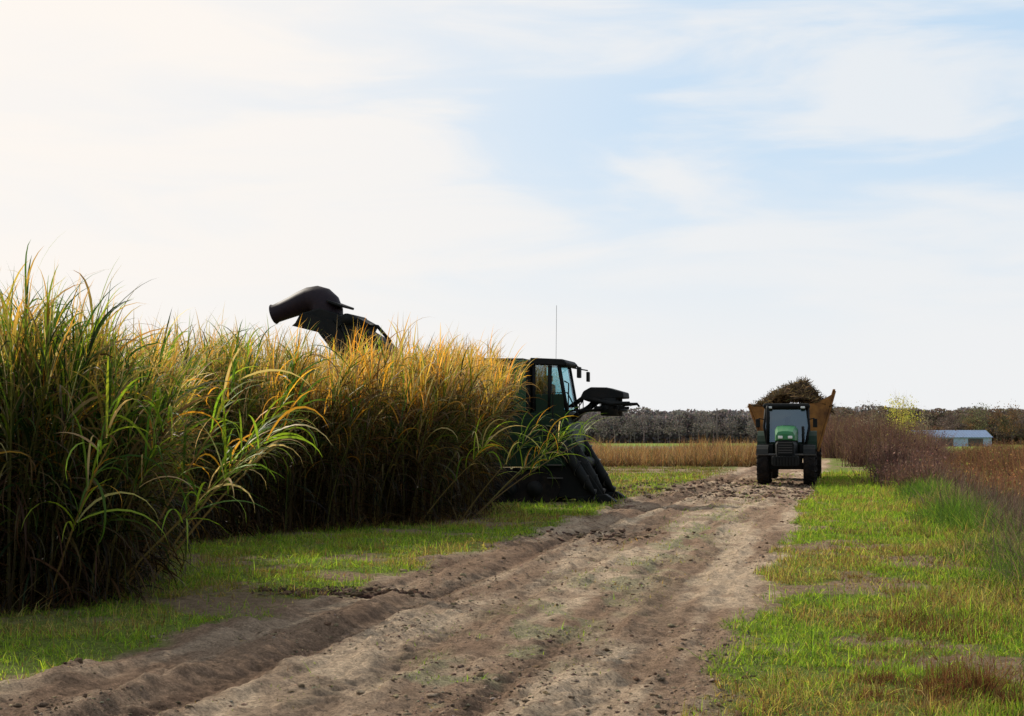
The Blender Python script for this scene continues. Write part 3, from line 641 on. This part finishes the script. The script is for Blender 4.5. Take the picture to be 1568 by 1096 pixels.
def hoodloft(nm,secs,mat):
    V=[];F=[]
    for (yy,hw,zb,zt) in secs:
        V+= [(-hw,yy,zb),(-hw,yy,zt-.16),(-hw*.8,yy,zt-.03),(-hw*.3,yy,zt),(hw*.3,yy,zt),(hw*.8,yy,zt-.03),(hw,yy,zt-.16),(hw,yy,zb)]
    for i in range(len(secs)-1):
        for k in range(8): F.append((i*8+k,i*8+(k+1)%8,(i+1)*8+(k+1)%8,(i+1)*8+k))
    F.append(tuple(range(8))); F.append(tuple(range(8*(len(secs)-1),8*len(secs))))
    part(nm,tr,V,F,mat,.01)
hoodloft('hood',[(-.95,.26,1.62,1.82),(-.9,.33,1.58,1.92),(-.3,.37,1.58,2.02),(.5,.40,1.58,2.10),(1.15,.42,1.58,2.14)],M_hood)
hoodloft('engine_side',[(-.93,.30,1.0,1.6),(-.3,.36,1.0,1.6),(1.15,.42,1.0,1.6)],M_dark)
box('grille',tr,(0,-.955,1.32),(.5,.05,.5),M_dark)
for k in range(5): box('grille_bar_%d'%k,tr,(0,-.985,1.15+k*.09),(.48,.02,.02),M_grey,bev=0)
tube('exhaust_stack',tr,[(-.68,1.05,1.3),(-.68,1.05,2.75),(-.68,1.12,2.85)],[.06,.06,.045],M_dark,10)
tube('air_intake',tr,[(.6,1.05,1.3),(.6,1.05,2.1)],.05,M_dark,10)
part('windscreen',tr,[(-.66,1.2,1.5),(.66,1.2,1.5),(.8,1.33,2.1),(.73,1.45,2.76),(-.73,1.45,2.76),(-.8,1.33,2.1)],[(0,1,2,3,4,5)],M_glassd)
part('rear_window',tr,[(-.78,2.7,1.6),(.78,2.7,1.6),(.78,2.7,2.76),(-.78,2.7,2.76)],[(0,1,2,3)],M_glassd)
box('cab_base',tr,(0,1.95,1.28),(1.5,1.5,.5),M_green)
box('cab_roof',tr,(0,2.05,2.86),(1.72,1.65,.18),M_dark,bev=.08)
box('driver_seat',tr,(0,2.3,1.85),(.5,.45,.7),M_dark,bev=.08)
tube('driver',tr,[(0,2.1,1.75),(0,2.1,1.95),(0,2.1,2.15),(0,2.1,2.22),(0,2.08,2.3),(0,2.08,2.4),(0,2.08,2.47)],[.17,.21,.2,.07,.09,.1,.03],paint('driver_shirt',(.15,.16,.2)),12)
tube('steering_wheel',tr,[(0,1.65,1.95),(0,1.62,1.99)],.2,M_dark,16)
# wagon
wg=empty('cane_wagon',(TX+.235*.6,TY,float(hgt(TX,TY))),yaw)
for s,nm in ((-1,'r'),(1,'l')):
    top=2.95 if s<0 else 3.5; hw=1.62
    V=[(s*.95,4.4,1.2),(s*.95,10.2,1.2),(s*hw,10.2,top),(s*hw,4.4,top)]
    o=part('hopper_side_'+nm,wg,V,[(0,1,2,3)],M_rust); md=o.modifiers.new('s','SOLIDIFY'); md.thickness=.05
    o=box('top_rail_'+nm,wg,(s*(hw+.01),7.3,top+.03),(.1,5.9,.08),M_rust)
    for k in range(7):
        yy=4.45+k*.94; tube('hopper_rib_%s_%d'%(nm,k),wg,[(s*1.0,yy,1.15),(s*(hw+.05),yy,top)],.045,M_rust,6)
    tire('wagon_wheel_'+nm,wg,(s*.9,8.0,.72),.72,.45,'x',M_grey)
    tire('wagon_wheel_rear_'+nm,wg,(s*.9,9.5,.72),.72,.45,'x',M_grey)
for yy in (4.4,10.2):
    o=part('hopper_end_%d'%int(yy),wg,[(-.95,yy,1.2),(.95,yy,1.2),(1.6,yy,3.4),(1.0,yy,3.05),(0,yy,2.9),(-1.2,yy,2.9),(-1.55,yy,2.9)],[(0,1,2,3,4,5,6)],M_rust); md=o.modifiers.new('s','SOLIDIFY'); md.thickness=.05
    o.location.y=.03 if yy<5 else -.03
box('hopper_floor',wg,(0,7.3,1.2),(1.9,5.7,.08),M_dark)
box('wagon_frame',wg,(0,7.0,1.0),(.9,6.6,.26),M_dark)
tube('drawbar',wg,[(0,3.0,.6),(0,4.2,.85),(0,5,1.0)],.08,M_dark,8)
xs_=np.linspace(-1.5,1.5,36); ys_=np.linspace(4.5,10.1,50); XX,YY=np.meshgrid(xs_,ys_)
pk=1.0*np.exp(-((XX-.3)/.75)**2-((YY-7.4)/2.2)**2)+.5*np.exp(-((XX+.5)/.7)**2-((YY-6)/1.5)**2)
ZZ=2.8+.25*np.clip(1-(XX/1.5)**2,0,1)+pk+(fbm(XX*2.2,YY*2.2,4,3)-.5)*.6
ZZ=np.minimum(ZZ,2.95+.5*np.clip((XX+1.5)/1.2,0,3)+.2)
idx=np.arange(XX.size).reshape(XX.shape); F=np.stack([idx[:-1,:-1],idx[:-1,1:],idx[1:,1:],idx[1:,:-1]],-1).reshape(-1,4)
o=mesh_np('load',np.stack([XX,YY,ZZ],-1).reshape(-1,3),F,np.tile((.04,.026,.015),(XX.size,1)),M_dry); o.parent=wg
g=Rib(); n=4500; i=rng.integers(0,XX.size,n); P=np.stack([XX.ravel()[i],YY.ravel()[i],ZZ.ravel()[i]],1)+rng.normal(0,.04,(n,3))
c=pick([(.07,.045,.025),(.13,.085,.04),(.04,.03,.018),(.25,.18,.08)],[4,3,3,1],n)
g.add(P,rng.uniform(0,6.28,n),rng.normal(.2,.5,n),rng.uniform(.12,.32,n),rng.uniform(-.3,.8,n),.035,c,c,2,rng.normal(0,1,n),'stalk')
o=g.build('billets',M_dry); o.parent=wg
# ------------------------------------------------------------------ shed & poles
sh=empty('metal_shed',(77.5,258,-.6),math.radians(-4))
M_roof=paint('shed_roof_metal',(.16,.22,.33),.7,amt=.2,scale=.5,spec=.05); M_wall=paint('shed_wall_metal',(.34,.43,.56),.5,amt=.15,scale=.5)
box('walls',sh,(0,0,1.1),(16,9,2.2),M_wall,bev=0)
prism('roof',sh,[(-4.9,2.2),(4.9,2.2),(0,3.5)],-8.2,8.2,M_roof,0,axis='x')
for k in range(33): box('roof_rib_%d'%k,sh,(-8+k*.5,-2.47,2.89),(.05,4.9,.06),M_roof,(math.atan2(1.3,4.9),0,0),0)
for k in range(3): box('door_%d'%k,sh,(-5.2+k*5.2,-4.53,1.0),(2.6,.06,2.0),M_grey,bev=0)
M_pole=paint('pole_wood',(.12,.10,.09),.9,spec=.05)
def pole(x,y,h,nm='utility_pole'):
    p=empty(nm,(x,y,0),.2)
    tube('pole',p,[(0,0,-.3),(0,0,h)],[.17,.12],M_pole,8)
    box('crossarm',p,(0,0,h-.6),(1.3,.1,.12),M_pole,bev=0)
    for k in (-1,0,1): tube('insulator_%d'%(k+1),p,[(k*.55,0,h-.53),(k*.55,0,h-.3)],.05,M_grey,6)
pole(36,250,6.7)
# ------------------------------------------------------------------ sky / light
SUN_AZ=-42; SUN_EL=37
sd=Vector((math.sin(math.radians(SUN_AZ))*math.cos(math.radians(SUN_EL)),math.cos(math.radians(SUN_AZ))*math.cos(math.radians(SUN_EL)),math.sin(math.radians(SUN_EL))))
sl=bpy.data.lights.new('sun','SUN'); sl.energy=5; sl.angle=math.radians(.53); sl.color=(1,.92,.78)
so=bpy.data.objects.new('sun',sl); S.collection.objects.link(so); so.rotation_euler=sd.to_track_quat('Z','Y').to_euler()
w=bpy.data.worlds.new('World'); S.world=w; w.use_nodes=True; N=w.node_tree.nodes; L=w.node_tree.links
bg=N['Background']; bg.inputs['Strength'].default_value=.1
sky=N.new('ShaderNodeTexSky'); sky.sky_type='NISHITA'; sky.sun_disc=False; sky.sun_elevation=math.radians(SUN_EL); sky.sun_rotation=math.radians(SUN_AZ%360)
sky.air_density=1; sky.dust_density=.3; sky.ozone_density=2
tc=N.new('ShaderNodeTexCoord'); sep=N.new('ShaderNodeSeparateXYZ'); L.new(tc.outputs['Generated'],sep.inputs[0])
mp=N.new('ShaderNodeMapping'); mp.inputs['Rotation'].default_value=(0,math.radians(17),0); mp.inputs['Scale'].default_value=(2.6,1.5,12); mp.inputs['Location'].default_value=(.9,0,.2)
L.new(tc.outputs['Generated'],mp.inputs['Vector'])
cn=N.new('ShaderNodeTexNoise'); cn.inputs['Scale'].default_value=1.8; cn.inputs['Detail'].default_value=9; cn.inputs['Roughness'].default_value=.52; cn.inputs['Distortion'].default_value=.5
L.new(mp.outputs[0],cn.inputs['Vector'])
def math_(op,a,b_=None,cl=False):
    m=N.new('ShaderNodeMath'); m.operation=op; m.use_clamp=cl
    for i,v in enumerate((a,b_)):
        if v is None: continue
        if isinstance(v,(int,float)): m.inputs[i].default_value=v
        else: L.new(v,m.inputs[i])
    return m.outputs[0]
def mr(v,a,b_,c,d_,sm=True):
    m=N.new('ShaderNodeMapRange'); m.interpolation_type='SMOOTHSTEP' if sm else 'LINEAR'
    for k,q in (('From Min',a),('From Max',b_),('To Min',c),('To Max',d_)): m.inputs[k].default_value=q
    L.new(v,m.inputs['Value']); return m.outputs[0]
cm=mr(cn.outputs['Fac'],.38,.64,.28,.84)
hz=mr(sep.outputs['Z'],.03,.24,1.0,0)
dp=N.new('ShaderNodeVectorMath'); dp.operation='DOT_PRODUCT'; L.new(tc.outputs['Generated'],dp.inputs[0]); dp.inputs[1].default_value=sd
gl=mr(dp.outputs['Value'],.60,.92,0,1)
def inv(v): return math_('SUBTRACT',1.0,v)
mask=inv(math_('MULTIPLY',math_('MULTIPLY',inv(cm),inv(hz)),inv(gl)))
cc=N.new('ShaderNodeMixRGB'); cc.inputs[1].default_value=(8.7,8.8,8.9,1); cc.inputs[2].default_value=(10.0,9.4,8.8,1); L.new(mr(dp.outputs['Value'],.5,.85,0,1),cc.inputs[0])
sb=N.new('ShaderNodeMixRGB'); sb.blend_type='MIX'; sb.inputs[0].default_value=.75; sb.inputs[2].default_value=(4.8,7.5,10.2,1); L.new(sky.outputs[0],sb.inputs[1])
mx=N.new('ShaderNodeMixRGB'); L.new(mask,mx.inputs[0]); L.new(sb.outputs[0],mx.inputs[1]); L.new(cc.outputs[0],mx.inputs[2])
L.new(mx.outputs[0],bg.inputs['Color'])
# ------------------------------------------------------------------ camera
cam=bpy.data.cameras.new('camera'); co=bpy.data.objects.new('camera',cam); S.collection.objects.link(co)
co.location=(0,0,1.8); co.rotation_euler=(math.radians(90+3.15),0,0); cam.lens=50; cam.sensor_width=36; cam.clip_end=9000; cam.clip_start=.1
S.camera=co
